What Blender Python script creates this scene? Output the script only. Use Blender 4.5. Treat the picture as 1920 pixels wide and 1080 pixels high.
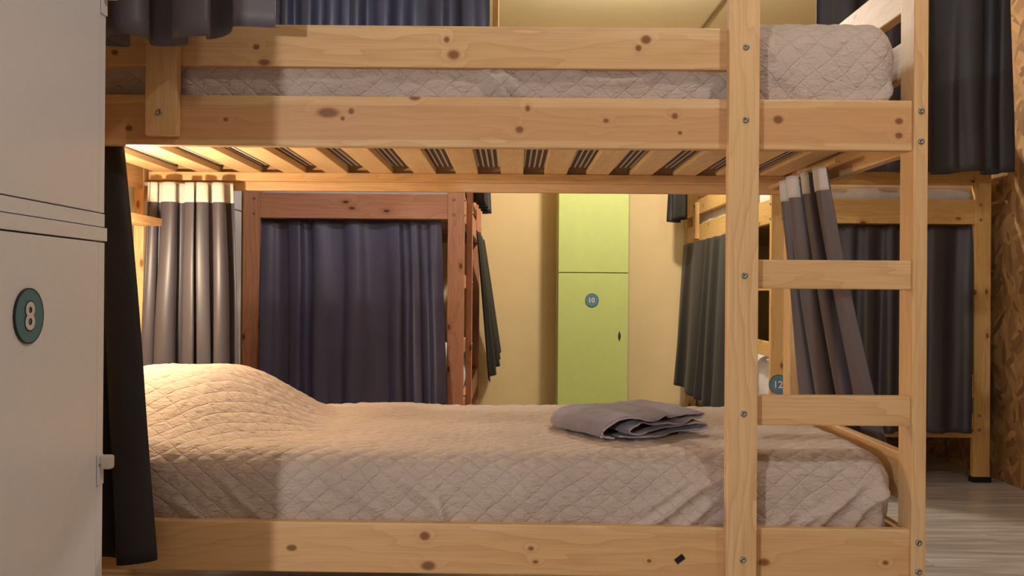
import bpy, bmesh, math, random
from mathutils import Vector, Matrix, noise

# ------------------------------------------------------------------ reset
for o in list(bpy.data.objects):
    bpy.data.objects.remove(o, do_unlink=True)
scene = bpy.context.scene
COL = scene.collection
random.seed(7)

# ------------------------------------------------------------------ camera
F = 1750.0                       # focal length in pixels of the 1920 px wide frame
cam_d = bpy.data.cameras.new('camera')
cam_d.sensor_width = 36.0
cam_d.lens = F / 1920.0 * 36.0
cam_d.clip_start = 0.02
cam = bpy.data.objects.new('camera', cam_d)
COL.objects.link(cam)
ROLL = math.radians(0.43)
cam.matrix_world = (Matrix.Translation((0, 0, 0.86))
                    @ Matrix.Rotation(-0.0017, 4, 'Z')
                    @ Matrix.Rotation(math.pi / 2 + 0.0029, 4, 'X')
                    @ Matrix.Rotation(ROLL, 4, 'Z'))
scene.camera = cam

# ------------------------------------------------------------------ world and lights
world = bpy.data.worlds.new('world')
scene.world = world
world.use_nodes = True
bg = world.node_tree.nodes['Background']
bg.inputs[0].default_value = (0.9, 0.75, 0.6, 1)
bg.inputs[1].default_value = 0.02

def point_light(name, loc, watts, color, radius):
    d = bpy.data.lights.new(name, 'POINT')
    d.energy = watts
    d.color = color
    d.shadow_soft_size = radius
    o = bpy.data.objects.new(name, d)
    o.location = loc
    COL.objects.link(o)
    return o

LIGHT_A = point_light('room_light_low', (-1.95, -1.8, 1.05), 205, (0.97, 0.97, 1.0), 0.045)
LIGHT_B = point_light('room_light_ceiling', (1.05, 1.10, 2.56), 36, (0.98, 0.97, 1.0), 0.045)
LIGHT_C = point_light('aisle_light', (0.62, 4.85, 2.30), 114, (1.0, 0.91, 0.79), 0.06)
LIGHT_E = point_light('aisle_light_left', (-0.66, 3.36, 2.02), 18.0, (0.90, 0.93, 1.0), 0.06)
LIGHT_D = point_light('reading_light', (-1.037, 2.466, 0.975), 24.0, (1.0, 0.82, 0.56), 0.024)

vs = scene.view_settings
vs.view_transform = 'Standard'
vs.look = 'None'
vs.exposure = 0.0
vs.gamma = 1.0
vs.use_curve_mapping = False

# ------------------------------------------------------------------ colour and material helpers
def s2l(c):
    c /= 255.0
    return c / 12.92 if c <= 0.04045 else ((c + 0.055) / 1.055) ** 2.4

def rgb(r, g, b):
    return (s2l(r), s2l(g), s2l(b), 1.0)

class NT:
    """small node-tree builder"""
    def __init__(self, name):
        self.m = bpy.data.materials.new(name)
        self.m.use_nodes = True
        self.t = self.m.node_tree
        self.b = self.t.nodes['Principled BSDF']
    def n(self, kind, **kw):
        nd = self.t.nodes.new(kind)
        for k, v in kw.items():
            setattr(nd, k, v)
        return nd
    def link(self, a, b):
        self.t.links.new(a, b)
    def put(self, sock, val):
        if hasattr(val, 'is_output'):
            self.t.links.new(val, sock)
        else:
            sock.default_value = val
    def math(self, op, a, b=0.0, c=None):
        nd = self.n('ShaderNodeMath', operation=op)
        self.put(nd.inputs[0], a)
        self.put(nd.inputs[1], b)
        if c is not None:
            self.put(nd.inputs[2], c)
        return nd.outputs[0]
    def mapr(self, v, a, b, c, d, smooth=True):
        nd = self.n('ShaderNodeMapRange')
        if smooth:
            nd.interpolation_type = 'SMOOTHSTEP'
        self.put(nd.inputs[0], v)
        for i, x in enumerate((a, b, c, d)):
            nd.inputs[1 + i].default_value = x
        return nd.outputs[0]
    def mix(self, f, a, b, blend='MIX'):
        nd = self.n('ShaderNodeMix', data_type='RGBA', blend_type=blend)
        self.put(nd.inputs[0], f)
        self.put(nd.inputs[6], a)
        self.put(nd.inputs[7], b)
        return nd.outputs[2]
    def comb(self, x, y, z):
        nd = self.n('ShaderNodeCombineXYZ')
        for i, v in enumerate((x, y, z)):
            self.put(nd.inputs[i], v)
        return nd.outputs[0]
    def noise(self, vec, scale=1.0, detail=2.0, rough=0.5, dist=0.0):
        nd = self.n('ShaderNodeTexNoise')
        self.link(vec, nd.inputs['Vector'])
        nd.inputs['Scale'].default_value = scale
        nd.inputs['Detail'].default_value = detail
        nd.inputs['Roughness'].default_value = rough
        nd.inputs['Distortion'].default_value = dist
        return nd.outputs[0]
    def obj(self):
        tc = self.n('ShaderNodeTexCoord')
        sp = self.n('ShaderNodeSeparateXYZ')
        self.link(tc.outputs['Object'], sp.inputs[0])
        return tc.outputs['Object'], sp.outputs
    def bump(self, h, strength, dist=0.01):
        nd = self.n('ShaderNodeBump')
        nd.inputs['Strength'].default_value = strength
        nd.inputs['Distance'].default_value = dist
        self.link(h, nd.inputs['Height'])
        self.link(nd.outputs[0], self.b.inputs['Normal'])

def pine(name, axis, light, mid, dark, knotc, knots=None, heart=None, rough=0.5, generic=True):
    """pine board; grain runs along axis; knots = (along, across, r_along, r_across) in board coordinates"""
    T = NT(name)
    _, s = T.obj()
    order = {'x': (0, 2, 1), 'y': (1, 2, 0), 'z': (2, 0, 1)}[axis]
    al0, ac, dp = (s[i] for i in order)
    oi = T.n('ShaderNodeObjectInfo')
    rnd = T.math('MULTIPLY', oi.outputs['Random'], 23.0)
    al = T.math('ADD', al0, rnd)
    warp = T.noise(T.comb(T.math('MULTIPLY', al, 1.6), T.math('MULTIPLY', ac, 9.0), T.math('MULTIPLY', dp, 9.0)), 1.0, 3.0, 0.55)
    kmask = None
    bend = None
    if knots:
        for (ka, kc, ra, rc) in knots:
            dx = T.math('DIVIDE', T.math('SUBTRACT', al0, ka), ra)
            dy = T.math('DIVIDE', T.math('SUBTRACT', ac, kc), rc)
            d = T.math('SQRT', T.math('ADD', T.math('MULTIPLY', dx, dx), T.math('MULTIPLY', dy, dy)))
            m = T.mapr(T.math('ADD', d, T.math('MULTIPLY', T.math('SUBTRACT', warp, 0.5), 1.6)), 0.55, 1.3, 1.0, 0.0)
            bd = T.mapr(d, 0.0, 3.4, 1.0, 0.0)
            kmask = m if kmask is None else T.math('MAXIMUM', kmask, m)
            bend = bd if bend is None else T.math('MAXIMUM', bend, bd)
    elif generic:
        vo = T.n('ShaderNodeTexVoronoi', voronoi_dimensions='2D')
        T.link(T.comb(T.math('MULTIPLY', al, 4.2), T.math('ADD', T.math('MULTIPLY', ac, 9.0), T.math('MULTIPLY', dp, 9.0)), 0.0), vo.inputs['Vector'])
        vo.inputs['Scale'].default_value = 1.0
        sc = T.n('ShaderNodeSeparateColor')
        T.link(vo.outputs['Color'], sc.inputs[0])
        sel = T.math('GREATER_THAN', sc.outputs[0], 0.55)
        kmask = T.math('MULTIPLY', T.mapr(vo.outputs['Distance'], 0.035, 0.075, 1.0, 0.0), sel)
        bend = T.math('MULTIPLY', T.mapr(vo.outputs['Distance'], 0.0, 0.42, 1.0, 0.0), sel)
    ring = T.math('ADD', T.math('MULTIPLY', ac, 26.0), T.math('MULTIPLY', dp, 11.0))
    ring = T.math('ADD', ring, T.math('MULTIPLY', warp, 6.5))
    if bend is not None:
        ring = T.math('ADD', ring, T.math('MULTIPLY', bend, 1.0))
    rw = T.math('FRACT', T.math('MULTIPLY', ring, 1.15))
    rw = T.math('POWER', rw, 2.2)
    rw = T.math('MULTIPLY', rw, T.mapr(warp, 0.3, 0.7, 0.35, 1.0))
    fib = T.noise(T.comb(T.math('MULTIPLY', al, 5.0), T.math('MULTIPLY', ac, 260.0), T.math('MULTIPLY', dp, 260.0)), 1.0, 2.0, 0.6)
    patch = T.noise(T.comb(T.math('MULTIPLY', al, 1.1), T.math('MULTIPLY', ac, 5.0), T.math('MULTIPLY', dp, 5.0)), 1.0, 1.0)
    c = T.mix(T.mapr(patch, 0.3, 0.7, 0.0, 1.0), light, mid)
    if heart:
        hz = T.math('ADD', T.math('ABSOLUTE', T.math('ADD', ac, heart[2])), T.math('MULTIPLY', T.math('SUBTRACT', warp, 0.5), 0.02))
        c = T.mix(T.mapr(hz, heart[0], heart[0] + 0.006, 0.75, 0.0), c, heart[1])
    c = T.mix(T.math('MULTIPLY', rw, 0.55), c, dark)
    c = T.mix(T.mapr(fib, 0.35, 0.75, 0.0, 0.28), c, dark)
    if kmask is not None:
        c = T.mix(T.math('MULTIPLY', T.mapr(bend, 0.55, 1.0, 0.0, 0.45), 1.0), c, dark)
        c = T.mix(T.math('MULTIPLY', kmask, 0.88), c, knotc)
    T.link(c, T.b.inputs['Base Color'])
    T.b.inputs['Roughness'].default_value = rough
    T.b.inputs['Specular IOR Level'].default_value = 0.35
    T.bump(T.math('ADD', fib, T.math('MULTIPLY', rw, 0.5)), 0.10, 0.002)
    return T.m

P_L, P_M, P_D, P_K = rgb(224, 186, 136), rgb(214, 170, 116), rgb(184, 134, 86), rgb(122, 72, 38)
P_H = rgb(202, 148, 100)
PINE = {a: pine('pine_' + a, a, P_L, P_M, P_D, P_K) for a in 'xyz'}
SLAT = {a: pine('pine_slat_' + a, a, rgb(236, 204, 156), rgb(228, 190, 138), rgb(206, 160, 108), P_K, generic=False) for a in 'xyz'}
PINE_PLAIN = {a: pine('pine_plain_' + a, a, P_L, P_M, P_D, P_K, generic=False) for a in 'xyz'}
B_L, B_M, B_D, B_K = rgb(200, 146, 114), rgb(184, 126, 96), rgb(150, 96, 68), rgb(74, 36, 22)
BROWN = {a: pine('brown_stained_pine_' + a, a, B_L, B_M, B_D, B_K, rough=0.38) for a in 'xyz'}
Y_L, Y_M, Y_D, Y_K = rgb(216, 176, 112), rgb(204, 160, 94), rgb(176, 128, 66), rgb(104, 60, 28)
YELLOW = {a: pine('honey_pine_' + a, a, Y_L, Y_M, Y_D, Y_K) for a in 'xyz'}

def plain(name, col, rough=0.5, spec=0.4, metal=0.0, nscale=0.0, namp=0.06, bump=0.0):
    T = NT(name)
    vec, _ = T.obj()
    if nscale:
        nv = T.noise(vec, nscale, 4.0, 0.6)
        dk = tuple(c * (1 - namp * 2) for c in col[:3]) + (1,)
        c = T.mix(T.mapr(nv, 0.3, 0.7, 0, 1), dk, col)
        T.link(c, T.b.inputs['Base Color'])
        if bump:
            T.bump(nv, bump, 0.004)
    else:
        T.b.inputs['Base Color'].default_value = col
    T.b.inputs['Roughness'].default_value = rough
    T.b.inputs['Specular IOR Level'].default_value = spec
    T.b.inputs['Metallic'].default_value = metal
    return T.m

def cloth(name, col, col2, rough=0.8, weave=900.0, sheen=0.2, spec=0.2, patch=3.0, bump=0.15):
    T = NT(name)
    vec, s = T.obj()
    pn = T.noise(vec, patch, 3.0, 0.6)
    wv = T.noise(vec, weave, 1.0, 0.5)
    c = T.mix(T.mapr(pn, 0.3, 0.7, 0, 1), col, col2)
    c = T.mix(T.mapr(wv, 0.35, 0.7, 0.0, 0.22), c, tuple(x * 0.6 for x in col2[:3]) + (1,))
    T.link(c, T.b.inputs['Base Color'])
    T.b.inputs['Roughness'].default_value = rough
    T.b.inputs['Specular IOR Level'].default_value = spec
    T.b.inputs['Sheen Weight'].default_value = sheen
    T.b.inputs['Sheen Roughness'].default_value = 0.45
    if bump:
        T.bump(wv, bump, 0.002)
    return T.m

M_CURT = cloth('slate_satin_curtain', rgb(76, 72, 84), rgb(68, 64, 74), 0.42, 700, 0.05, 0.55, 2.0, 0.05)
M_CURT_BLUE = cloth('navy_grey_satin_curtain', rgb(80, 78, 106), rgb(66, 63, 84), 0.40, 700, 0.05, 0.6, 2.0, 0.05)
M_CURT_DARK = cloth('black_brown_curtain', rgb(44, 39, 39), rgb(36, 32, 32), 0.6, 700, 0.05, 0.35, 2.0, 0.05)
M_CURT_B3 = cloth('dark_slate_curtain', rgb(66, 60, 62), rgb(56, 52, 54), 0.5, 700, 0.05, 0.5, 2.0, 0.05)
M_CURT_NAVY = cloth('dark_navy_curtain', rgb(52, 52, 72), rgb(44, 43, 58), 0.45, 700, 0.05, 0.5, 2.0, 0.05)
M_CURT_GREY = cloth('taupe_grey_curtain', rgb(104, 95, 98), rgb(94, 86, 90), 0.5, 700, 0.05, 0.5, 2.0, 0.05)
M_TAPE = cloth('white_header_tape', rgb(226, 220, 212), rgb(206, 200, 194), 0.9, 500, 0.0, 0.1)
def quilt_mat():
    T = NT('taupe_quilted_cotton')
    uv = T.n('ShaderNodeUVMap', uv_map='cloth')
    sp = T.n('ShaderNodeSeparateXYZ')
    T.link(uv.outputs[0], sp.inputs[0])
    ca, sa = math.cos(math.radians(QA)) / QS, math.sin(math.radians(QA)) / QS
    wob = T.math('MULTIPLY', T.math('SUBTRACT', T.noise(uv.outputs[0], 14.0, 2.0), 0.5), 0.10)
    a = T.math('ADD', T.math('MULTIPLY', sp.outputs[0], ca), wob)
    b = T.math('MULTIPLY', sp.outputs[1], sa)
    ds = []
    for op in ('ADD', 'SUBTRACT'):
        ds.append(T.math('PINGPONG', T.math(op, a, b), 0.5))
    d = T.math('MINIMUM', ds[0], ds[1])
    stitch = T.mapr(d, 0.0, 0.075, 0.0, 1.0)
    mp = T.n('ShaderNodeMapping')
    T.link(uv.outputs[0], mp.inputs[0])
    mp.inputs['Scale'].default_value = (1.0, 2.2, 1.0)
    mp.inputs['Rotation'].default_value = (0, 0, 0.3)
    cr = T.noise(mp.outputs[0], 42.0, 3.0, 0.6, 0.8)
    wv = T.noise(uv.outputs[0], 520.0, 1.0)
    pn = T.noise(uv.outputs[0], 4.0, 3.0)
    c = T.mix(T.mapr(pn, 0.3, 0.7, 0, 1), rgb(198, 178, 162), rgb(188, 168, 153))
    c = T.mix(T.mapr(wv, 0.35, 0.7, 0.0, 0.18), c, rgb(150, 130, 116))
    c = T.mix(T.math('MULTIPLY', T.math('SUBTRACT', 1.0, T.mapr(d, 0.0, 0.035, 0.0, 1.0)), 0.10), c, rgb(120, 102, 90))
    T.link(c, T.b.inputs['Base Color'])
    T.b.inputs['Roughness'].default_value = 0.85
    T.b.inputs['Specular IOR Level'].default_value = 0.2
    T.b.inputs['Sheen Weight'].default_value = 0.1
    h = T.math('ADD', T.math('MULTIPLY', stitch, 0.30), T.math('ADD', T.math('MULTIPLY', cr, 1.6), T.math('MULTIPLY', wv, 0.08)))
    T.bump(h, 0.85, 0.0045)
    return T.m
QA, QS = 50, 0.037
M_QUILT = quilt_mat()
M_TOWEL = cloth('mauve_grey_terry', rgb(132, 118, 124), rgb(120, 106, 112), 0.95, 520, 0.35, 0.1, 9.0, 0.9)
M_WHITE_BED = cloth('white_bedding', rgb(222, 214, 206), rgb(206, 198, 190), 0.9, 400, 0.1, 0.2, 8.0, 0.2)
M_LOCKER = plain('grey_painted_locker', rgb(236, 236, 240), 0.34, 0.5, 0.0, 60.0, 0.012)
M_LOCKER_SEAM = plain('dark_seam', rgb(60, 52, 48), 0.7)
M_GREEN = plain('green_painted_locker', rgb(188, 200, 120), 0.45, 0.4, 0.0, 18.0, 0.02)
M_TEAL = plain('teal_tag', rgb(86, 128, 142), 0.5, 0.4, 0.0, 40.0, 0.03)
M_TAGRIM = plain('dark_teal_rim', rgb(36, 44, 46), 0.5)
M_NUM = plain('white_numeral', rgb(226, 216, 210), 0.5)
M_STEEL = plain('zinc_bolt', rgb(150, 146, 140), 0.35, 0.5, 0.85)
M_STEEL_D = plain('bolt_socket', rgb(40, 38, 36), 0.6, 0.4, 0.5)
M_BLACK = plain('black_plastic', rgb(18, 17, 17), 0.5)
M_PLASTIC = plain('white_plastic', rgb(216, 208, 200), 0.35)
M_WALL = plain('cream_wall_paint', rgb(226, 200, 150), 0.85, 0.2, 0.0, 7.0, 0.02, 0.05)
M_ROOM = plain('pale_grey_wall_paint', rgb(118, 120, 126), 0.85, 0.2, 0.0, 7.0, 0.02, 0.05)
M_CEIL = plain('cream_ceiling_paint', rgb(170, 156, 122), 0.85, 0.2, 0.0, 6.0, 0.02, 0.04)

def ticking():
    T = NT('striped_mattress_ticking')
    vec, s = T.obj()
    f = T.math('FRACT', T.math('MULTIPLY', s[0], 62.0))
    c = T.mix(T.math('GREATER_THAN', f, 0.66), rgb(92, 74, 62), rgb(206, 198, 188))
    T.link(c, T.b.inputs['Base Color'])
    T.b.inputs['Roughness'].default_value = 0.9
    return T.m
M_TICK = ticking()

def osb():
    T = NT('strand_board')
    vec, s = T.obj()
    nz = T.noise(vec, 3.0, 2.0)
    cs = []
    hs = []
    for k, ang in enumerate((0.7, -0.6, 1.4)):
        y = T.math('ADD', T.math('MULTIPLY', s[1], math.cos(ang)), T.math('MULTIPLY', s[2], math.sin(ang)))
        z = T.math('SUBTRACT', T.math('MULTIPLY', s[2], math.cos(ang)), T.math('MULTIPLY', s[1], math.sin(ang)))
        v = T.comb(T.math('MULTIPLY', y, 10.0), T.math('ADD', T.math('MULTIPLY', z, 34.0), T.math('MULTIPLY', nz, 5.0)), 3.1 * k)
        vo = T.n('ShaderNodeTexVoronoi', voronoi_dimensions='2D')
        T.link(v, vo.inputs['Vector'])
        vo.inputs['Scale'].default_value = 1.0
        sc = T.n('ShaderNodeSeparateColor')
        T.link(vo.outputs['Color'], sc.inputs[0])
        cs.append(sc.outputs)
        hs.append(vo.outputs['Distance'])
    def ramp(v):
        r = T.n('ShaderNodeValToRGB')
        e = r.color_ramp.elements
        e[0].position, e[0].color = 0.0, rgb(112, 80, 48)
        e[1].position, e[1].color = 1.0, rgb(176, 134, 84)
        m = e.new(0.35)
        m.color = rgb(142, 104, 62)
        T.link(v, r.inputs[0])
        return r.outputs[0]
    c = T.mix(T.math('GREATER_THAN', cs[1][1], 0.5), ramp(cs[0][0]), ramp(cs[1][0]))
    c = T.mix(T.math('GREATER_THAN', cs[2][1], 0.66), c, ramp(cs[2][0]))
    T.link(c, T.b.inputs['Base Color'])
    T.b.inputs['Roughness'].default_value = 0.7
    T.bump(T.math('ADD', hs[0], hs[1]), 0.35, 0.004)
    return T.m
M_OSB = osb()

def floor_wood():
    T = NT('whitewashed_floor_plank')
    vec, s = T.obj()
    oi = T.n('ShaderNodeObjectInfo')
    x = T.math('ADD', s[0], T.math('MULTIPLY', oi.outputs['Random'], 31.0))
    g = T.noise(T.comb(T.math('MULTIPLY', x, 2.5), T.math('MULTIPLY', s[1], 38.0), 0.0), 1.0, 5.0, 0.65, 0.6)
    d = T.noise(T.comb(T.math('MULTIPLY', x, 1.3), T.math('MULTIPLY', s[1], 8.0), 5.0), 1.0, 3.0, 0.6)
    c = T.mix(T.mapr(g, 0.35, 0.68, 0, 1), rgb(166, 154, 146), rgb(212, 206, 200))
    c = T.mix(T.mapr(d, 0.52, 0.7, 0, 0.55), c, rgb(148, 134, 124))
    c = T.mix(T.math('MULTIPLY', oi.outputs['Random'], 0.22), c, rgb(168, 152, 138))
    T.link(c, T.b.inputs['Base Color'])
    T.b.inputs['Roughness'].default_value = 0.28
    T.bump(g, 0.05, 0.002)
    return T.m
M_FLOOR = floor_wood()

# ------------------------------------------------------------------ object helpers
def wloc(o):
    """world location of an object whose ancestors are only translated"""
    v = Vector(o.location)
    p = o.parent
    while p is not None:
        v = v + Vector(p.location)
        p = p.parent
    return v

def link(name, me, mat, loc=(0, 0, 0), parent=None):
    o = bpy.data.objects.new(name, me)
    COL.objects.link(o)
    if mat is not None and len(me.materials) == 0:
        me.materials.append(mat)
    if parent is not None:
        o.parent = parent
        o.location = Vector(loc) - wloc(parent)
    else:
        o.location = loc
    return o

def empty(name, loc):
    o = bpy.data.objects.new(name, None)
    o.empty_display_size = 0.1
    COL.objects.link(o)
    o.location = loc
    return o

def tag(o, label=None, cat=None, group=None, kind=None):
    if label: o['label'] = label
    if cat: o['category'] = cat
    if group: o['group'] = group
    if kind: o['kind'] = kind
    return o

BOXES = {}
def box_mesh(name, dx, dy, dz, bevel, mat):
    key = (round(dx, 4), round(dy, 4), round(dz, 4), bevel, mat.name if mat else '')
    if key in BOXES:
        return BOXES[key]
    bm = bmesh.new()
    bmesh.ops.create_cube(bm, size=1.0)
    bmesh.ops.scale(bm, vec=(dx, dy, dz), verts=bm.verts)
    if bevel:
        bmesh.ops.bevel(bm, geom=list(bm.edges), offset=min(bevel, min(dx, dy, dz) * 0.45), segments=2, affect='EDGES', profile=0.6)
    me = bpy.data.meshes.new(name)
    bm.to_mesh(me)
    bm.free()
    me.materials.append(mat)
    BOXES[key] = me
    return me

def box(name, x, y, z, mat, parent=None, bevel=0.0025):
    x, y, z = sorted(x), sorted(y), sorted(z)
    d = (x[1] - x[0], y[1] - y[0], z[1] - z[0])
    if isinstance(mat, dict):
        mat = mat['xyz'[max(range(3), key=lambda i: d[i])]]
    me = box_mesh(name, *d, bevel, mat)
    return link(name, me, None, ((x[0] + x[1]) / 2, (y[0] + y[1]) / 2, (z[0] + z[1]) / 2), parent)

def mesh_from(name, verts, faces, mat, smooth=True):
    me = bpy.data.meshes.new(name)
    me.from_pydata(verts, [], faces)
    me.update()
    if mat: me.materials.append(mat)
    if smooth:
        me.polygons.foreach_set('use_smooth', [True] * len(me.polygons))
    return me

def lathe_bm(profile, seg=20):
    """profile = [(r, h)], revolved round +Z"""
    verts, faces = [], []
    n = len(profile)
    for i in range(seg):
        a = 2 * math.pi * i / seg
        for r, h in profile:
            verts.append((r * math.cos(a), r * math.sin(a), h))
    for i in range(seg):
        j = (i + 1) % seg
        for k in range(n - 1):
            faces.append((i * n + k, j * n + k, j * n + k + 1, i * n + k + 1))
    return verts, faces

AX = {'-y': Matrix.Rotation(math.pi / 2, 3, 'X'), '+x': Matrix.Rotation(math.pi / 2, 3, 'Y'),
      '-x': Matrix.Rotation(-math.pi / 2, 3, 'Y'), '+y': Matrix.Rotation(-math.pi / 2, 3, 'X'), '+z': Matrix.Identity(3), '-z': Matrix.Rotation(math.pi, 3, 'X')}
LATHES = {}
def lathe(name, profile, face, mat, loc, parent=None, seg=20, smooth=True):
    key = (tuple(profile), face, mat.name, seg)
    if key not in LATHES:
        v, f = lathe_bm(profile, seg)
        R = AX[face]
        me = mesh_from(name, [tuple(R @ Vector(p)) for p in v], f, mat, smooth)
        bm = bmesh.new(); bm.from_mesh(me)
        bmesh.ops.remove_doubles(bm, verts=bm.verts, dist=1e-6)
        bm.to_mesh(me); bm.free()
        LATHES[key] = me
    return link(name, LATHES[key], None, loc, parent)

BOLT = [(0.0, 0.0015), (0.0028, 0.0015), (0.0030, 0.0032), (0.0048, 0.0036), (0.0066, 0.0024), (0.0072, 0.0004), (0.0072, -0.002)]
def bolt(loc, face, parent):
    return lathe('bolt', BOLT, face, M_STEEL, loc, parent, 14)

def text_mesh(name, s, size, offset, extrude):
    cu = bpy.data.curves.new(name, 'FONT')
    cu.body = s
    cu.size = size
    cu.offset = offset
    cu.extrude = extrude
    cu.align_x = 'CENTER'
    cu.align_y = 'CENTER'
    cu.resolution_u = 6
    o = bpy.data.objects.new(name, cu)
    COL.objects.link(o)
    dg = bpy.context.evaluated_depsgraph_get()
    me = bpy.data.meshes.new_from_object(o.evaluated_get(dg))
    bpy.data.objects.remove(o, do_unlink=True)
    xs = [v.co.x for v in me.vertices]; ys = [v.co.y for v in me.vertices]
    cx, cy = (min(xs) + max(xs)) / 2, (min(ys) + max(ys)) / 2
    for v in me.vertices:
        v.co.x -= cx; v.co.y -= cy
    me.materials.clear()
    return me

# text plane -> facing: columns are image right, image up, outward
FACE = {'-y': Matrix(((1, 0, 0), (0, 0, -1), (0, 1, 0))),
        '+x': Matrix(((0, 0, 1), (1, 0, 0), (0, 1, 0)))}
def number_tag(num, loc, face, radius, parent=None, size=0.05):
    t = lathe('number_tag', [(0.0, 0.004), (radius * 0.965, 0.004), (radius * 0.97, 0.0042), (radius, 0.0032), (radius, 0.0)], face, M_TEAL, loc, parent, 48, False)
    out = Vector({'-y': (0, -1, 0), '+x': (1, 0, 0)}[face])
    lathe('rim', [(radius * 0.965, 0.0043), (radius * 1.01, 0.0043), (radius * 1.01, 0.0)], face, M_TAGRIM, loc, t, 48, False)
    for nm, off, m, dz in (('numeral_outline', 0.0026, M_TAGRIM, 0.0044), ('numeral', 0.0009, M_NUM, 0.0050)):
        me = text_mesh(nm, num, size, off * size / 0.05, 0.0003)
        me.materials.append(m)
        R = FACE[face]
        for v in me.vertices:
            v.co = R @ v.co
        link(nm, me, None, Vector(loc) + out * dz, t)
    return t

# ------------------------------------------------------------------ the room
CEIL_Z, BACK_Y, OSB_X, LEFT_X = 2.655, 6.40, 2.27, -1.33
def struct(o):
    o['kind'] = 'structure'
    return o
struct(box('floor', (-3.1, 2.4), (-3.1, 6.5), (-0.12, -0.012), M_FLOOR, None, 0))
FLOOR = bpy.data.objects['floor']
struct(box('ceiling', (-3.1, 2.4), (-3.1, 6.5), (CEIL_Z, CEIL_Z + 0.1), M_CEIL, None, 0))
struct(box('wall_back', (-1.45, 2.4), (BACK_Y, BACK_Y + 0.1), (-0.012, CEIL_Z), M_WALL, None, 0))
struct(box('wall_left', (LEFT_X - 0.1, LEFT_X), (1.24, BACK_Y), (-0.012, CEIL_Z), M_WALL, None, 0))
struct(box('wall_right', (OSB_X, OSB_X + 0.1), (-3.0, BACK_Y), (-0.012, CEIL_Z), M_OSB, None, 0))
struct(box('wall_front', (-3.0, OSB_X), (-3.1, -3.0), (-0.012, CEIL_Z), M_ROOM, None, 0))
struct(box('wall_side', (-3.1, -3.0), (-3.0, 1.24), (-0.012, CEIL_Z), M_ROOM, None, 0))
struct(box('wall_partition', (-3.0, LEFT_X - 0.1), (1.24, 1.34), (-0.012, CEIL_Z), M_ROOM, None, 0))
# floor planks (whitewashed boards running along the front bed)
row = 0
y = -0.6
PW, PL = 0.142, 1.22
while y < BACK_Y - 0.02:
    y1 = min(y + PW, BACK_Y - 0.002)
    x = -1.32 - (row * 0.43) % PL
    while x < OSB_X:
        a, b = max(x, -1.325), min(x + PL - 0.002, OSB_X - 0.002)
        if b - a > 0.05:
            box('floor_plank', (a, b), (y, y1 - 0.002), (-0.012, 0.0), M_FLOOR, FLOOR, 0.0012)
        x += PL
    y += PW
    row += 1
# conduit on the ceiling
def tube_mesh(name, pts, r, mat, seg=10):
    verts, faces = [], []
    for i, p in enumerate(pts):
        p = Vector(p)
        d = (Vector(pts[min(i + 1, len(pts) - 1)]) - Vector(pts[max(i - 1, 0)])).normalized()
        a = d.orthogonal().normalized() if abs(d.z) > 0.9 else d.cross(Vector((0, 0, 1))).normalized()
        b = d.cross(a)
        for k in range(seg):
            t = 2 * math.pi * k / seg
            verts.append(tuple(p + a * r * math.cos(t) + b * r * math.sin(t)))
    for i in range(len(pts) - 1):
        for k in range(seg):
            k2 = (k + 1) % seg
            faces.append((i * seg + k, i * seg + k2, (i + 1) * seg + k2, (i + 1) * seg + k))
    faces.append(tuple(range(seg))[::-1])
    faces.append(tuple((len(pts) - 1) * seg + k for k in range(seg)))
    return mesh_from(name, verts, faces, mat)
M_CABLE = plain('brown_conduit', rgb(108, 80, 46), 0.6)
cab = link('ceiling_conduit', tube_mesh('ceiling_conduit', [(0, -2.4, 0), (0, 0.0, 0), (0, 1.09, 0)], 0.009, M_CABLE), None, (1.29, 5.3, CEIL_Z - 0.0095))
tag(cab, 'thin brown cable conduit running along the cream ceiling to the back wall', 'conduit')

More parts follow.
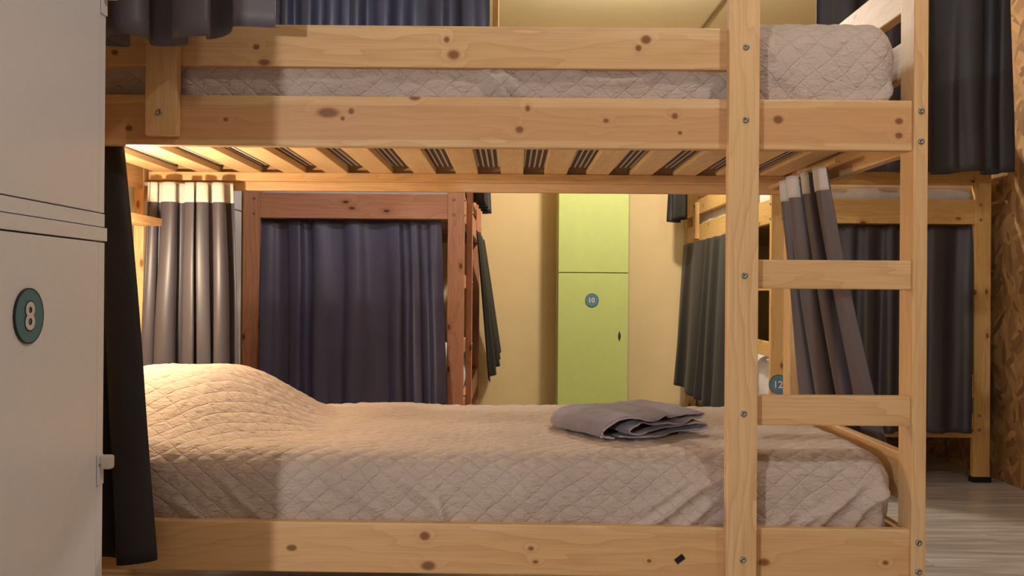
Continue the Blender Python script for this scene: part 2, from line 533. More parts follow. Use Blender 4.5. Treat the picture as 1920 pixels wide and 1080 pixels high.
# ------------------------------------------------------------------ bunk bed
def bunk_bed(origin, udir, vdir, wood, wood_plain, L=2.14, W=0.99, detail=None, end_guard_top=True, lo_tilt=0.0, track=True):
    """u runs along the bed from the ladder end, v across it from the ladder side"""
    ux, uy = udir
    vx, vy = vdir
    ox, oy = origin
    root = empty('bunk_bed', (ox + ux * L / 2 + vx * W / 2, oy + uy * L / 2 + vy * W / 2, 0))
    def B(name, u, v, z, mat=wood, parent=root, bevel=0.003):
        xs = [ox + ux * u[i] + vx * v[j] for i in (0, 1) for j in (0, 1)]
        ys = [oy + uy * u[i] + vy * v[j] for i in (0, 1) for j in (0, 1)]
        return box(name, (min(xs), max(xs)), (min(ys), max(ys)), z, mat, parent, bevel)
    def Pt(u, v, z):
        return (ox + ux * u + vx * v, oy + uy * u + vy * v, z)
    def face(d):
        return {(0, -1): '-y', (1, 0): '+x', (-1, 0): '-x', (0, 1): '+y'}[d]
    fv, fu = face((-vx, -vy)), face((-ux, -uy))
    PD, PT = 0.075, 0.032            # post: deep across the bed, thin along it
    HT = 1.64
    posts = []
    for iu, u in enumerate(((0, PT), (L - PT, L))):
        for iv, v in enumerate(((0, PD), (W - PD, W))):
            p = B('corner_post', u, v, (0.022, HT), wood_plain if (iu == 0) else wood)
            posts.append(p)
            B('foot_cap', (u[0] - 0.004, u[1] + 0.004), (v[0] - 0.006, v[1] + 0.006), (0.0, 0.026), M_BLACK, p, 0.002)
            for z in (1.268, 1.200, 0.305, 0.240):
                if iv == 0:
                    bolt(Pt((u[0] + u[1]) / 2, 0.0, z), fv, p)
                if iu == 0:
                    bolt(Pt(0.0, (v[0] + v[1]) / 2 + (0.012 if iv == 0 else -0.012), z), fu, p)
    RT = 0.028                       # rail thickness
    d = detail or {}
    # side rails, ladder side (v near 0.008) and far side
    B('side_rail', (PT, L - PT), (0.008, 0.008 + RT), (1.180, 1.293), d.get('upper', wood))
    lr = B('side_rail', (PT, L - PT), (0.008, 0.008 + RT), (0.226, 0.338), d.get('lower', wood))
    if lo_tilt:
        lr.rotation_euler = (0, lo_tilt, 0)
    B('guard_rail', (PT + 0.36, L - PT), (0.008, 0.008 + RT), (1.358, 1.452), d.get('guard', wood))
    for z in ((1.180, 1.293), (0.226, 0.338), (1.358, 1.452)):
        B('guard_rail' if z[0] > 1.3 else 'side_rail', (PT, L - PT), (W - 0.008 - RT, W - 0.008), z)
    # slat ledgers and slats
    for zt in (1.236, 0.282):
        B('slat_ledger', (PT + 0.01, L - PT - 0.01), (0.036, 0.064), (zt - 0.028, zt), wood_plain)
        B('slat_ledger', (PT + 0.01, L - PT - 0.01), (W - 0.064, W - 0.036), (zt - 0.028, zt), wood_plain)
        n = 15
        pitch = (L - 2 * PT - 0.12) / (n - 1)
        rr = random.Random(3)
        for i in range(n):
            c = PT + 0.06 + i * pitch
            s = B('slat', (c - 0.036, c + 0.036), (0.037, W - 0.037), (zt, zt + 0.019), SLAT if wood is PINE else wood_plain, root, 0.002)
            s.rotation_euler = (0, 0, rr.uniform(-0.008, 0.008))
    # end boards
    for u in ((0.002, 0.030), (L - 0.030, L - 0.002)):
        B('end_rail', u, (PD, W - PD), (1.180, 1.293))
        B('end_rail', u, (PD, W - PD), (0.204, 0.316))
        B('end_board', u, (PD, W - PD), (0.385, 0.493))
        B('end_guard', u, (PD, W - PD), (1.358, 1.440))
        B('end_guard', u, (PD, W - PD), (1.508, 1.602))
    # ladder
    lp = B('ladder_post', (0.382, 0.450), (-0.020, 0.008), (0.022, HT), d.get('ladder', wood))
    for z in (1.402, 1.241, 0.897, 0.592, 0.270):
        bolt(Pt(0.413, -0.020, z), fv, lp)
    for z in ((0.869, 0.934), (0.563, 0.630)):
        B('ladder_rung', (PT, 0.420), (0.008, 0.036), z)
    # short bracket joining guard and rail near the head
    gb = B('guard_bracket', (1.670, 1.740), (-0.020, 0.008), (1.198, 1.432), wood_plain)
    for z in (1.408, 1.248):
        bolt(Pt(1.708, -0.020, z), fv, gb)
    # curtain tracks under the upper rails
    if track:
        B('curtain_track', (L - 0.315, L - PT), (W - 0.072, W - 0.058), (1.188, 1.200), M_PLASTIC, root, 0.001)
        B('curtain_track', (L - 0.46, L - PT), (0.048, 0.062), (1.188, 1.200), M_PLASTIC, root, 0.001)
        B('curtain_track', (0.090, 0.104), (0.30, W - 0.08), (1.192, 1.203), wood_plain, root, 0.001)
    return root, lr

# knots of the three long front boards, measured in board coordinates (X from the board centre, Z from its centre)
BX0, BY0 = 0.93, 2.08
UP_C, LO_C = BX0 - 2.14 / 2, BX0 - 2.14 / 2
GU_C = BX0 - (0.032 + 0.36 + 2.14 - 0.032) / 2
def kx(px, c, zc, py, y_h=1.0):
    """photo position on the front boards -> board coordinates"""
    X = (px - 957) / 838.0 - c
    Z = 0.86 + (545 - (py - 0.0075 * (px - 960))) / 838.0 - zc
    return X, Z
def knots(lst, c, zc):
    out = []
    for px, py, a, b in lst:
        X, Z = kx(px, c, zc, py)
        out.append((X, Z, a, b))
    return out
K_UP = knots([(612, 211, .026, .012), (656, 208, .007, .007), (640, 222, .005, .005), (421, 224, .006, .005), (240, 240, .007, .006),
              (987, 203, .006, .008), (972, 243, .009, .008), (1134, 226, .008, .006), (1263, 217, .009, .009), (1273, 249, .005, .004),
              (1457, 224, .011, .009), (1684, 227, .009, .007), (1684, 254, .009, .007), (775, 183, .012, .006)], UP_C, 1.2365)
K_GU = knots([(834, 74, .007, .008), (847, 103, .015, .012), (1208, 74, .011, .009), (1194, 90, .007, .007), (477, 88, .008, .007),
              (492, 117, .014, .008), (212, 98, .006, .005)], GU_C, 1.405)
K_LO = knots([(551, 1028, .010, .006), (800, 1005, .012, .010), (808, 1060, .016, .010), (999, 1027, .008, .006), (1008, 1052, .008, .005),
              (1221, 1049, .006, .005), (1436, 1050, .014, .009), (1664, 1050, .008, .006)], LO_C, 0.282)
detail = {
    'upper': pine('pine_upper_rail', 'x', P_L, P_M, P_D, P_K, K_UP, (0.036, P_H, 0.002)),
    'guard': pine('pine_guard', 'x', P_L, P_M, P_D, P_K, K_GU, (0.026, P_M, 0.008)),
    'lower': pine('pine_lower_rail', 'x', P_L, P_M, P_D, P_K, K_LO, (0.040, P_M, 0.002)),
    'ladder': pine('pine_ladder_post', 'z', P_L, rgb(224, 180, 124), P_D, P_K, generic=False),
}
bed, low_rail = bunk_bed((BX0, BY0), (-1, 0), (0, 1), PINE, PINE_PLAIN, detail=detail, lo_tilt=0.0062)
tag(bed, 'large pale pine bunk bed with ladder filling the foreground', 'bunk bed', 'bunk beds in the dormitory')
sticker = box('sticker', (-0.011, 0.011), (-0.0008, 0.0008), (-0.0065, 0.0065), M_BLACK, low_rail, 0)
sticker.location = (kx(1278, LO_C, 0.282, 1045)[0], -0.0146, kx(1278, LO_C, 0.282, 1045)[1])
sticker.rotation_euler = (0, math.radians(-38), 0)
tag(sticker, 'small black sticker')

bed1, _ = bunk_bed((-0.209, 4.20), (0, 1), (-1, 0), BROWN, BROWN, L=2.12, W=0.996, track=False)
tag(bed1, 'reddish brown stained bunk bed behind the front bed, at left', 'bunk bed', 'bunk beds in the dormitory')
bed3, _ = bunk_bed((1.19, 4.26), (0, 1), (1, 0), YELLOW, YELLOW, L=2.10, W=1.005, track=False)
tag(bed3, 'honey pine bunk bed in the back right corner beside the strand board wall', 'bunk bed', 'bunk beds in the dormitory')

# ------------------------------------------------------------------ quilted covers
def sstep(a, b, x):
    t = max(0.0, min(1.0, (x - a) / (b - a)))
    return t * t * (3 - 2 * t)

def quilt_cover(name, x, y, z, r, step, hump=None, folds=(), amp=0.0022, sp=0.037, ang=50, seed=1, wrinkle=0.0048, hem=0.0, end_push=0.0, mat=M_QUILT):
    x0, x1 = x; y0, y1 = y; z0, z1 = z
    cx, cy = (x0 + x1) / 2, (y0 + y1) / 2
    nx, ny, nz = (max(4, int(round((b - a) / step))) for a, b in (x, y, z))
    ca, sa = math.cos(math.radians(ang)), math.sin(math.radians(ang))
    H = z1 - z0
    verts, faces, uvs, seen = [], [], [], {}
    def emit(fn, na, nb):
        idx, st = [], []
        for i in range(na + 1):
            for j in range(nb + 1):
                args = fn(i / na, j / nb)
                key = (round(args[0], 5), round(args[1], 5), round(args[2], 5))
                if key not in seen:
                    seen[key] = len(verts)
                    verts.append(place(*args))
                idx.append(seen[key])
                st.append(wander(args[3], args[4]))
        for i in range(na):
            for j in range(nb):
                a = i * (nb + 1) + j
                q = (a, a + nb + 1, a + nb + 2, a + 1)
                faces.append(tuple(idx[k] for k in q))
                uvs.extend(st[k] for k in q)
    def wander(s, t):
        return (s + 0.013 * noise.noise(Vector((s * 5.5, t * 5.5, seed * 2.0))) + 0.005 * noise.noise(Vector((s * 15, t * 15, seed))),
                t + 0.013 * noise.noise(Vector((s * 5.5 + 7, t * 5.5, seed * 2.0))) + 0.005 * noise.noise(Vector((s * 15, t * 15 + 5, seed))))
    def place(px, py, pz, s, t):
        q = Vector((min(max(px, x0 + r), x1 - r), min(max(py, y0 + r), y1 - r), min(pz, z1 - r)))
        p = Vector((px, py, pz))
        d = p - q
        n = d.normalized() if d.length > 1e-9 else Vector((0, 0, 1))
        p = q + n * r
        hgt = max(0.0, min(1.0, (p.z - z0) / H))
        # slow belly of the sides
        if abs(n.z) < 0.99:
            side = Vector((n.x, n.y, 0))
            p += side * 0.010 * math.sin(math.pi * hgt)
        sw, tw_ = wander(s, t)
        q1 = (sw * ca + tw_ * sa) / sp
        q2 = (sw * ca - tw_ * sa) / sp
        d1 = abs(q1 - round(q1)); d2 = abs(q2 - round(q2))
        dd = min(d1, d2)
        quilt = 1 - math.exp(-(dd / 0.15) ** 2)
        v3 = Vector((s * 9 + seed * 7.3, t * 9, seed * 1.7))
        w = noise.noise(v3) * 0.5 + noise.noise(Vector((s * 46, t * 24, seed))) * 0.38 + noise.noise(Vector((s * 24 + 9, t * 80, seed))) * 0.3
        disp = amp * quilt + wrinkle * w + 0.006 * noise.noise(Vector((s * 2.1, t * 2.6, seed * 3.1)))
        for (fs, ft, fa, fl, fw, famp) in folds:
            c_, s_ = math.cos(fa), math.sin(fa)
            e = (s - fs) * c_ + (t - ft) * s_
            g = -(s - fs) * s_ + (t - ft) * c_
            g += 0.012 * math.sin(e * 22 + fs * 9)
            if abs(e) < fl * 1.6 and abs(g) < fw * 3.5:
                disp += 1.35 * famp * math.exp(-(g / fw) ** 2) * math.exp(-(e / fl) ** 4)
        p += n * disp
        if hump:
            p.z += hump(p.x, p.y) * hgt ** 1.5
        if hem and hgt < 0.25:
            p.z += hem * noise.noise(Vector((s * 4.0, t * 4.0, 2.2))) * (1 - hgt / 0.25)
        return (p.x - cx, p.y - cy, p.z - z0)
    L_ = lambda a, b, f: a + (b - a) * f
    emit(lambda a, b: (L_(x0, x1, a), L_(y0, y1, b), z1, L_(x0, x1, a), L_(y0, y1, b)), nx, ny)
    emit(lambda a, b: (L_(x0, x1, a), y0, L_(z0, z1, b), L_(x0, x1, a), y0 - (z1 - L_(z0, z1, b))), nx, nz)
    emit(lambda a, b: (L_(x1, x0, a), y1, L_(z0, z1, b), L_(x1, x0, a), y1 + (z1 - L_(z0, z1, b))), nx, nz)
    emit(lambda a, b: (x0, L_(y1, y0, a), L_(z0, z1, b), x0 - (z1 - L_(z0, z1, b)), L_(y1, y0, a)), ny, nz)
    emit(lambda a, b: (x1, L_(y0, y1, a), L_(z0, z1, b), x1 + (z1 - L_(z0, z1, b)), L_(y0, y1, a)), ny, nz)
    me = mesh_from(name, verts, faces, mat)
    ul = me.uv_layers.new(name='cloth')
    ul.data.foreach_set('uv', [c for st in uvs for c in st])
    bm = bmesh.new(); bm.from_mesh(me)
    bmesh.ops.recalc_face_normals(bm, faces=bm.faces)
    bm.to_mesh(me); bm.free()
    me.polygons.foreach_set('use_smooth', [True] * len(me.polygons))
    return link(name, me, None, (cx, cy, z0))

def pillow(x, y):
    dx, dy = (x + 0.885) / (0.43 if x > -0.885 else 0.40), (y - 2.585) / 0.47
    rho = (abs(dx) ** 2.6 + abs(dy) ** 2.6) ** (1 / 2.6)
    sag = 0.012 * math.sin(x * 9) * math.cos(y * 7)
    return (0.158 + sag) * (1 - sstep(0.20, 1.0, rho)) + 0.016 * math.exp(-((x + 0.38) / 0.14) ** 2 - ((y - 2.75) / 0.25) ** 2)

Y0L = 2.122
fold_low = []
def photo_front(px, py):
    """photo point on the front side of the lower mattress -> cloth coordinates"""
    s = (px - 957) * Y0L / 1750
    z = 0.86 - (py - 0.0075 * (px - 960) - 545) * Y0L / 1750
    return s, Y0L - (0.500 - z)
def add_fold(lst, a, b, w, amp):
    (s1, t1), (s2, t2) = photo_front(*a), photo_front(*b)
    lst.append(((s1 + s2) / 2, (t1 + t2) / 2, math.atan2(t2 - t1, s2 - s1), math.hypot(s2 - s1, t2 - t1) / 2, w, amp))
for a, b, w, am in (((1360, 895), (1170, 990), .011, .012), ((1350, 935), (1240, 995), .010, .011), ((1300, 905), (1190, 945), .010, .007),
                    ((1660, 900), (1600, 990), .010, .014), ((1600, 905), (1540, 990), .009, .013), ((1560, 930), (1500, 990), .009, .010),
                    ((1480, 950), (1430, 990), .010, .010), ((760, 890), (850, 985), .009, .008), ((810, 895), (830, 985), .008, .008),
                    ((640, 890), (740, 985), .008, .005), ((420, 900), (540, 980), .008, .006), ((560, 900), (650, 985), .008, .005),
                    ((330, 940), (420, 975), .008, .006), ((980, 920), (1040, 985), .008, .004), ((1650, 890), (1655, 995), .012, .012)):
    add_fold(fold_low, a, b, w, am)
low_cover = quilt_cover('bedspread', (-1.165, 0.868), (Y0L, 3.02), (0.302, 0.494), 0.052, 0.0062, pillow, fold_low, seed=1, hem=0.012)
tag(low_cover, 'taupe quilted bedspread over the lower bunk, humped over a pillow at left', 'bedspread', 'quilted bedspreads on the front bed')

fold_up = []
def photo_up(px, py):
    s = (px - 957) * 2.122 / 1750
    z = 0.86 - (py - 0.0075 * (px - 960) - 545) * 2.122 / 1750
    return s, 2.122 - (1.455 - z)
for a, b, w, am in (((900, 130), (960, 180), .010, .016), ((925, 128), (1000, 178), .012, .014), ((1430, 110), (1470, 140), .009, .012),
                    ((1425, 140), (1500, 165), .009, .008), ((1600, 190), (1680, 150), .010, .010), ((1560, 190), (1620, 160), .008, .008),
                    ((1000, 130), (1350, 140), .012, .008), ((560, 140), (860, 135), .012, .005)):
    (s1, t1), (s2, t2) = photo_up(*a), photo_up(*b)
    fold_up.append(((s1 + s2) / 2, (t1 + t2) / 2, math.atan2(t2 - t1, s2 - s1), math.hypot(s2 - s1, t2 - t1) / 2, w, am))
def foot_rise(x, y):
    return 0.042 * sstep(0.36, 0.56, x)
up_cover = quilt_cover('bedspread', (-1.165, 0.872), (2.122, 3.02), (1.275, 1.442), 0.048, 0.0085, foot_rise, fold_up, seed=4, hem=0.016)
tag(up_cover, 'taupe quilted bedspread on the upper bunk, between guard rail and side rail', 'bedspread', 'quilted bedspreads on the front bed')
um = box('mattress', (-1.150, 0.850), (2.140, 3.005), (1.2555, 1.40), M_TICK, None, 0.02)
tag(um, 'brown and white striped mattress seen between the slats of the upper bunk', 'mattress')
# bedding of the two rear beds
def soft_block(name, x, y, z, r, step, seed, label, cat, group=None):
    o = quilt_cover(name, x, y, z, r, step, None, (), amp=0.0, seed=seed, wrinkle=0.010, hem=0.0, mat=M_WHITE_BED)
    tag(o, label, cat, group)
    return o
soft_block('mattress', (-1.16, -0.262), (4.25, 6.26), (0.3012, 0.46), 0.04, 0.03, 11, 'white mattress in the lower bunk of the reddish brown bed', 'mattress')
soft_block('mattress', (-1.16, -0.262), (4.25, 6.26), (1.2552, 1.41), 0.04, 0.03, 12, 'white mattress in the upper bunk of the reddish brown bed', 'mattress')
soft_block('mattress', (1.245, 2.14), (4.31, 6.30), (0.3012, 0.54), 0.05, 0.03, 13, 'white mattress in the lower bunk of the corner bed', 'mattress')
soft_block('mattress', (1.238, 2.145), (4.31, 6.30), (1.2552, 1.385), 0.04, 0.025, 14, 'white mattress in the upper bunk of the corner bed', 'mattress')
pz = soft_block('pillow', (-0.66, -0.275), (4.30, 4.62), (0.475, 0.61), 0.06, 0.02, 15, 'white pillow beside the ladder of the reddish brown bed', 'pillow')

# ------------------------------------------------------------------ curtains
def curtain(name, top, bot, z_top, z_bot, folds, amp_t, amp_b, mat, seed, nu=140, nv=36, ease=1.0, hem=0.01, gather=0.5, label=None, group=None,
            tape=0.0, tape_mat=None, tape_side=-1, amp_fn=None, warp=0.16, zb_fn=None, thick=0.0016, edge=None):
    (ax, ay), (bx, by) = top
    (cx, cy), (dx, dy) = bot
    org = Vector(((cx + dx) / 2, (cy + dy) / 2, z_bot))
    tx, ty = bx - ax, by - ay
    ln = math.hypot(tx, ty)
    nrm = Vector((-ty / ln, tx / ln, 0))
    tan = Vector((tx / ln, ty / ln, 0))
    rr = random.Random(seed)
    ph = [rr.uniform(0, 6.28) for _ in range(6)]
    def phase(s):
        w = s + warp * noise.noise(Vector((s * 3.1, seed * 5.1, 0.3)))
        return 2 * math.pi * folds * w
    def point(s, v, off=0.0):
        e = max(v, 0.0) ** ease
        bxy = Vector((ax + tx * s, ay + ty * s, 0)).lerp(Vector((cx + (dx - cx) * s, cy + (dy - cy) * s, 0)), e)
        a = amp_t + (amp_b - amp_t) * v
        th = phase(s) + 0.5 * noise.noise(Vector((s * 5, v * 1.8, seed)))
        amp_l = 0.62 + 0.75 * (0.5 + 0.5 * noise.noise(Vector((s * 6.3, v * 0.9, seed * 2.3))))
        f = math.sin(th) + 0.26 * math.sin(1.7 * th + ph[0] + v * 1.2)
        if amp_fn:
            amp_l *= amp_fn(s)
        d = a * amp_l * f
        tt = -gather * a * amp_l * math.sin(2 * th)
        zb = z_bot + (zb_fn(s) if zb_fn else 0.0) + hem * noise.noise(Vector((s * 5, 0.7, seed * 1.9)))
        z = z_top + (zb - z_top) * v
        p = Vector((bxy.x, bxy.y, z)) + nrm * (d + off) + tan * tt
        return p
    verts, faces = [], []
    for i in range(nu + 1):
        for j in range(nv + 1):
            p = point(i / nu, j / nv) - org
            verts.append(tuple(p))
    for i in range(nu):
        for j in range(nv):
            a = i * (nv + 1) + j
            faces.append((a, a + nv + 1, a + nv + 2, a + 1))
    me = mesh_from(name, verts, faces, mat)
    o = link(name, me, None, org)
    md = o.modifiers.new('cloth_thickness', 'SOLIDIFY')
    md.thickness = thick
    md.offset = 0.0
    if tape:
        verts, faces = [], []
        k = 5
        for i in range(nu + 1):
            for j in range(k + 1):
                p = point(i / nu, -0.006 + (tape + 0.006) * j / k, tape_side * 0.0032) - org
                verts.append(tuple(p))
        for i in range(nu):
            for j in range(k):
                a = i * (k + 1) + j
                faces.append((a, a + k + 1, a + k + 2, a + 1))
        tm = link('header_tape', mesh_from('header_tape', verts, faces, tape_mat or M_TAPE), None, org, o)
        m2 = tm.modifiers.new('tape_thickness', 'SOLIDIFY')
        m2.thickness = 0.001
        m2.offset = 0.0
        tm['label'] = 'white pleated header tape'
    tag(o, label, 'curtain', group)
    return o

def atY(px, Y):
    return (px - 957) * Y / 1750.0
G_C = 'dark curtains of the bunk beds'
# front left, dark, hanging in front of the lower bunk
curtain('curtain', ((-1.16, 2.140), (-0.890, 2.140)), ((-1.10, 2.020), (-0.762, 2.030)), 1.188, 0.268, 3.2, 0.012, 0.024, M_CURT_DARK, 3, ease=0.9, hem=0.012, nu=120,
        label='dark curtain drawn aside at the front of the lower bunk, next to the grey locker', group=G_C)
# back left, lit by the reading lamp
curtain('curtain', ((-1.150, 2.955), (-0.892, 2.960)), ((-1.165, 2.935), (-0.862, 2.935)), 1.190, 0.525, 5.6, 0.017, 0.027, M_CURT, 5, nu=300, tape=0.088, gather=0.55, warp=0.20,
        label='gathered grey satin curtain with white header, lit by lamp light above the pillow', group=G_C)
# foot end, right
curtain('curtain', ((0.833, 2.455), (0.826, 2.815)), ((1.060, 2.60), (0.965, 2.95)), 1.192, 0.425, 3.1, 0.022, 0.034, M_CURT_GREY, 8, nu=140, tape=0.075, gather=0.5, tape_side=1, ease=1.15,
        label='grey curtain with white header hanging at the foot end behind the ladder rungs', group=G_C)
# upper left, in front of the upper bunk
UC = curtain('curtain', ((-1.28, 1.982), (-0.515, 1.975)), ((-1.26, 1.982), (-0.503, 1.975)), CEIL_Z - 0.012, 1.404, 6.2, 0.030, 0.044, M_CURT_GREY, 21, nu=320, gather=0.5, hem=0.006, warp=0.06,
        amp_fn=lambda s: 1.0 - 0.95 * sstep(0.80, 0.90, s), zb_fn=lambda s: -0.022 * (1 - sstep(0.78, 0.88, s)) + 0.012 * sstep(0.8, 0.9, s),
        label='taupe grey curtain hanging over the left end of the upper bunk guard rail', group=G_C)
# reddish brown bed: lower end, upper end, lower side, upper side
curtain('curtain', ((atY(487, 4.25), 4.248), (atY(826, 4.25), 4.248)), ((atY(490, 4.15), 4.150), (atY(838, 4.15), 4.150)), 1.178, 0.30, 5.2, 0.010, 0.020, M_CURT_BLUE, 31, nu=260, hem=0.006, gather=0.3, ease=0.9, warp=0.26,
        label='navy grey satin curtain filling the end of the reddish brown lower bunk', group=G_C)
curtain('curtain', ((-1.22, 4.150), (-0.108, 4.150)), ((-1.22, 4.150), (-0.100, 4.150)), CEIL_Z - 0.012, 1.44, 9.0, 0.018, 0.022, M_CURT_NAVY, 33, nu=260, gather=0.2,
        label='dark blue curtain above the guard rail, at the upper end of the reddish brown bed', group=G_C)
curtain('curtain', ((-0.180, 5.02), (-0.180, 6.15)), ((-0.108, 5.40), (-0.072, 6.28)), 1.186, 0.33, 4.0, 0.008, 0.022, M_CURT_DARK, 35, nu=180, gather=0.2,
        zb_fn=lambda s: 0.14 * s, label='dark olive curtain flaring from the aisle side of the reddish brown bed', group=G_C)
curtain('curtain', ((-0.16, 4.55), (-0.16, 5.6)), ((-0.155, 4.60), (-0.135, 5.30)), 1.95, 1.295, 6.0, 0.012, 0.022, M_CURT_DARK, 37, nu=180, gather=0.2,
        label='black curtain hem hanging at the upper aisle side of the reddish brown bed', group=G_C)
# corner bed: lower end, upper end, lower side, upper side
curtain('curtain', ((atY(1488, 4.31), 4.308), (atY(1820, 4.31), 4.300)), ((atY(1488, 4.20), 4.200), (atY(1818, 4.20), 4.195)), 1.176, 0.238, 6.5, 0.012, 0.024, M_CURT_B3, 41, nu=240, gather=0.2, ease=0.9,
        label='dark grey curtain closing the lower end of the corner bed', group=G_C)
curtain('curtain', ((1.375, 4.150), (2.20, 4.150)), ((1.375, 4.150), (2.215, 4.150)), CEIL_Z - 0.012, 1.400, 4.6, 0.022, 0.040, M_CURT_B3, 43, nu=220, gather=0.35, hem=0.016,
        label='long black curtain over the upper end of the corner bed', group=G_C)
curtain('curtain', ((1.160, 4.86), (1.160, 6.28)), ((1.120, 4.90), (1.080, 6.22)), 1.176, 0.20, 5.0, 0.006, 0.014, M_CURT_DARK, 45, nu=200, gather=0.2,
        zb_fn=lambda s: 0.06 * s, label='black curtain along the aisle side of the corner bed, lower bunk', group=G_C)
curtain('curtain', ((1.07, 5.70), (1.09, 6.28)), ((1.07, 5.72), (1.045, 6.10)), 2.1, 1.315, 2.2, 0.03, 0.040, M_CURT_DARK, 47, nu=120, gather=0.3,
        label='short hem of a dark curtain at the far upper side of the corner bed', group=G_C)
for x, y, z, lab in ((-0.16, (4.40, BACK_Y - 0.001), 1.955, 'thin rod carrying the black upper aisle curtain of the reddish brown bed'), (1.08, (5.45, BACK_Y - 0.001), 2.105, 'thin rod carrying the short dark curtain at the far side of the corner bed')):
    ln_ = y[1] - y[0]
    rd = link('curtain_rod', tube_mesh('curtain_rod', [(0, -ln_ / 2, 0), (0, 0, 0), (0, ln_ / 2, 0)], 0.008, M_STEEL), None, (x, (y[0] + y[1]) / 2, z))
    tag(rd, lab, 'curtain rod')

bt = box('curtain_batten', (-0.098, -0.068), (4.60, 4.63), (1.62, CEIL_Z - 0.001), YELLOW, None, 0.003)
tag(bt, 'pale wooden batten beside the dark blue upper curtain, below the ceiling', 'batten')

# ------------------------------------------------------------------ lockers
LX = -0.82
def locker8():
    root = empty('locker', (LX - 0.25, 1.585, 0))
    y0, y1 = 1.282, 1.888
    xb = LEFT_X + 0.004
    box('lower_body', (xb, LX - 0.0185), (y0, y1), (0.0, 0.952), M_LOCKER, root, 0.001)
    box('top_panel', (xb, LX + 0.003), (y0 - 0.002, y1 + 0.003), (0.9535, 0.980), M_LOCKER, root, 0.0012)
    box('upper_body', (xb, LX - 0.0185), (y0, y1 - 0.003), (0.981, 1.96), M_LOCKER, root, 0.001)
    box('bottom_frame', (LX - 0.018, LX), (y0, y1 - 0.003), (0.982, 1.008), M_LOCKER, root, 0.0008)
    d1 = box('door', (LX - 0.018, LX), (y0 + 0.001, 1.857), (0.02, 0.9505), M_LOCKER, root, 0.0012)
    d2 = box('door', (LX - 0.018, LX), (y0 + 0.001, 1.857), (1.0105, 1.955), M_LOCKER, root, 0.0012)
    box('edge_strip', (LX - 0.018, LX - 0.001), (1.8602, y1), (0.02, 0.9505), M_LOCKER, root, 0.0008)
    box('edge_strip', (LX - 0.018, LX - 0.001), (1.8602, y1 - 0.003), (1.0105, 1.955), M_LOCKER, root, 0.0008)
    t = number_tag('8', (LX, 1.587, 0.811), '+x', 0.047, d1, 0.066)
    for z in (0.511, 1.452):
        l = box('latch', (LX - 0.0005, LX + 0.003), (1.858, 1.884), (z - 0.045, z + 0.014), M_LOCKER, root, 0.001)
        box('thumb_turn', (LX + 0.002, LX + 0.026), (1.862, 1.884), (z - 0.014, z + 0.014), M_PLASTIC, l, 0.006)
        lathe('rivet', [(0.0, 0.004), (0.005, 0.003), (0.006, 0.0)], '+x', M_STEEL, (LX + 0.003, 1.866, z - 0.004), l, 12)
        l['label'] = 'white plastic latch'
    return root
l8 = locker8()
tag(l8, 'tall grey locker with a round number 8 tag at the left edge', 'locker')

def locker10():
    x0, x1 = atY(1047, 6.0), atY(1178, 6.0)
    root = empty('locker', ((x0 + x1) / 2, 6.2, 0))
    box('body', (x0, x1), (6.019, BACK_Y - 0.002), (0.0, 1.96), M_GREEN, root, 0.001)
    d1 = box('door', (x0, x1), (6.0, 6.0175), (0.02, 0.976), M_GREEN, root, 0.0015)
    box('door', (x0, x1), (6.0, 6.0175), (0.982, 1.955), M_GREEN, root, 0.0015)
    number_tag('10', (atY(1110, 6.0), 6.0, 0.803), '-y', 0.043, d1, 0.044)
    # leaf shaped key plate
    n = 12
    vs_ = [(0, 0, 0.036), (0.008, -0.003, 0.012), (0.009, -0.003, 0), (0.007, -0.003, -0.012), (0, 0, -0.036), (-0.007, -0.003, -0.012), (-0.009, -0.003, 0), (-0.008, -0.003, 0.012), (0, -0.005, 0)]
    fs_ = [(i, (i + 1) % 8, 8) for i in range(8)]
    link('key_plate', mesh_from('key_plate', vs_, fs_, M_TAGRIM, False), None, (atY(1162, 6.0), 5.9995, 0.86 - (629 - 545) * 6.0 / 1750), d1)
    return root
l10 = locker10()
tag(l10, 'tall pale green locker with a round number 10 tag against the back wall', 'locker')

def locker_sliver():
    root = empty('locker', (-1.20, 3.51, 0))
    box('body', (LEFT_X + 0.004, -1.088), (3.30, 3.715), (0.0, 1.96), M_LOCKER, root, 0.001)
    box('door', (-1.087, -1.072), (3.30, 3.715), (0.02, 1.165), M_LOCKER, root, 0.0015)
    box('door', (-1.087, -1.072), (3.30, 3.715), (1.170, 1.955), M_LOCKER, root, 0.0015)
    return root
tag(locker_sliver(), 'grey locker glimpsed between the lit curtain and the reddish brown bed', 'locker')

# tag 12 on the near post of the corner bed
b3post = [c for c in bed3.children if c.name.startswith('corner_post')]
near_left = min(b3post, key=lambda c: (wloc(c).x + wloc(c).y))
number_tag('12', (1.19 + 0.0375, 4.26, 0.86 - (717 - 545) * 4.26 / 1750), '-y', 0.044, near_left, 0.046)

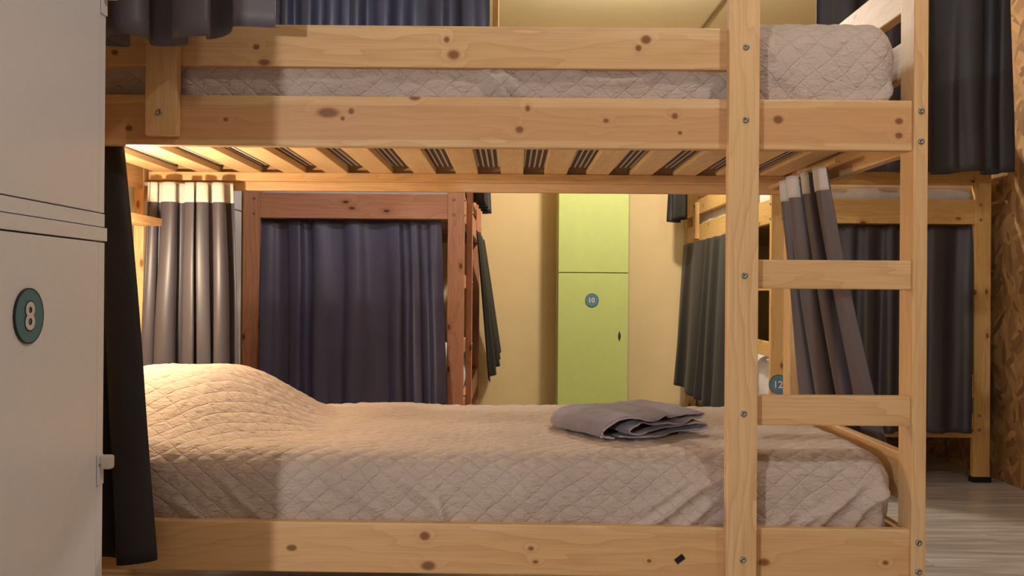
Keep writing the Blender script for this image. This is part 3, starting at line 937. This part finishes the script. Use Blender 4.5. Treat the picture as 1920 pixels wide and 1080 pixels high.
# ------------------------------------------------------------------ head shelf and reading lamp
sh = box('head_shelf', (-1.176, -1.095), (2.36, 2.955), (1.055, 1.078), PINE_PLAIN, None, 0.002)
tag(sh, 'small pine shelf at the head of the lower bunk, above the reading lamp', 'shelf')
lamp = empty('reading_lamp', (-1.165, 2.43, 0.95))
M_LAMP = plain('white_lamp_enamel', rgb(226, 220, 208), 0.4)
lathe('base', [(0.0, 0.014), (0.028, 0.012), (0.032, 0.0)], '+x', M_LAMP, (-1.176, 2.43, 0.965), lamp, 24)
link('arm', tube_mesh('arm', [(0, 0, 0), (0.03, 0, 0.012), (0.06, 0.02, 0.020), (0.09, 0.035, 0.016)], 0.005, M_LAMP), None, (-1.166, 2.43, 0.965), lamp)
lathe('socket', [(0.0, 0.0), (0.015, 0.0), (0.016, -0.022), (0.012, -0.034), (0.0, -0.034)], '+x', M_LAMP, (-1.073, 2.466, 0.975), lamp, 20)
T = NT('glowing_bulb_glass')
em = T.n('ShaderNodeEmission'); em.inputs[0].default_value = (1.0, 0.82, 0.56, 1); em.inputs[1].default_value = 6.0
tr = T.n('ShaderNodeBsdfTransparent'); mx = T.n('ShaderNodeMixShader'); mx.inputs[0].default_value = 0.25
T.link(tr.outputs[0], mx.inputs[1]); T.link(em.outputs[0], mx.inputs[2])
T.link(mx.outputs[0], T.t.nodes['Material Output'].inputs[0])
lathe('bulb', [(0.0, 0.066), (0.014, 0.062), (0.024, 0.050), (0.028, 0.036), (0.024, 0.018), (0.013, 0.004), (0.012, 0.0)], '+x', T.m, (-1.073, 2.466, 0.975), lamp, 20)
tag(lamp, 'bare bulb reading lamp behind the dark front curtain at the head of the lower bunk', 'lamp')

# ------------------------------------------------------------------ folded towel on the lower bunk
def catmull(pts, n):
    out = []
    for i in range(len(pts) - 1):
        p0 = pts[max(i - 1, 0)]; p1 = pts[i]; p2 = pts[i + 1]; p3 = pts[min(i + 2, len(pts) - 1)]
        for k in range(n):
            t = k / n
            out.append(tuple(0.5 * ((2 * p1[a]) + (-p0[a] + p2[a]) * t + (2 * p0[a] - 5 * p1[a] + 4 * p2[a] - p3[a]) * t * t
                                    + (-p0[a] + 3 * p1[a] - 3 * p2[a] + p3[a]) * t ** 3) for a in (0, 1)))
    out.append(pts[-1])
    return out
def towel():
    prof = [(0.05, 0.004), (0.15, 0.003), (0.25, 0.005), (0.300, 0.008), (0.316, 0.016), (0.300, 0.024), (0.25, 0.021), (0.18, 0.016),
            (0.11, 0.011), (0.075, 0.013), (0.062, 0.022), (0.075, 0.031), (0.11, 0.034), (0.16, 0.030), (0.22, 0.028), (0.29, 0.034),
            (0.318, 0.038), (0.324, 0.045), (0.305, 0.049), (0.25, 0.043), (0.205, 0.041), (0.188, 0.048), (0.175, 0.050), (0.14, 0.046),
            (0.09, 0.049), (0.05, 0.045), (0.02, 0.036), (0.004, 0.020), (0.006, 0.008), (0.03, 0.004)]
    P = catmull(prof, 7)
    n = len(P)
    ny = 44
    D = 0.31
    verts, faces = [], []
    for i, (px, pz) in enumerate(P):
        f = i / n
        for j in range(ny + 1):
            t = j / ny
            # front edge differs from layer to layer; the back is rounded
            fr = 0.010 * math.sin(px * 30 + f * 9) + 0.012 * noise.noise(Vector((px * 9, f * 5, 0.4))) + 0.02 * max(0, 0.08 - px) / 0.08
            yy = fr + (D - fr) * t
            rx = 0.5 + 0.5 * 1.0
            k = 1.0
            if t > 0.45:
                k = math.sqrt(max(0.0, 1 - ((t - 0.45) / 0.60) ** 2.4))
            cxm = 0.16
            xx = cxm + (px - cxm) * (0.30 + 0.70 * k)
            zz = pz * (1.0 + 0.20 * math.sin(t * math.pi * 0.9)) * (0.55 + 0.45 * k)
            w = noise.noise(Vector((xx * 16, yy * 16, f * 2.0)))
            zz += 0.0035 * w * (0.3 + pz / 0.05) + 0.0022 * noise.noise(Vector((xx * 45, yy * 45, f * 6)))
            zz += 0.0025 * math.sin(xx * 60 + f * 20) * max(0.0, 1 - t * 7) * (pz / 0.05)
            verts.append((xx, yy, max(0.0028, zz)))
    for i in range(n - 1):
        for j in range(ny):
            a = i * (ny + 1) + j
            faces.append((a, a + ny + 1, a + ny + 2, a + 1))
    me = mesh_from('folded_towel', verts, faces, M_TOWEL)
    o = link('folded_towel', me, None, (0.235, 2.235, 0.5015))
    md = o.modifiers.new('terry_thickness', 'SOLIDIFY')
    md.thickness = 0.0042
    md.offset = 0.0
    # pale stitched hem along the front edge of the outer layers
    hv, hf = [], []
    idx = [i for i in range(n) if i % 1 == 0]
    pts = [(verts[i * (ny + 1)][0], verts[i * (ny + 1)][1] - 0.0012, verts[i * (ny + 1)][2]) for i in idx]
    hem = link('hem', tube_mesh('hem', pts, 0.0024, cloth('towel_hem', rgb(176, 160, 160), rgb(160, 146, 146), 0.95, 500, 0.2, 0.1), 6), None, (0.235, 2.235, 0.5015), o)
    hem['label'] = 'pale stitched edge'
    box('care_label', (0.238, 0.250), (2.262, 2.266), (0.505, 0.509), M_TAPE, o, 0.0005)
    o.rotation_euler = (0, 0, math.radians(33))
    return o
tw = towel()
tag(tw, 'mauve grey towel folded in layers on the lower bunk', 'towel')
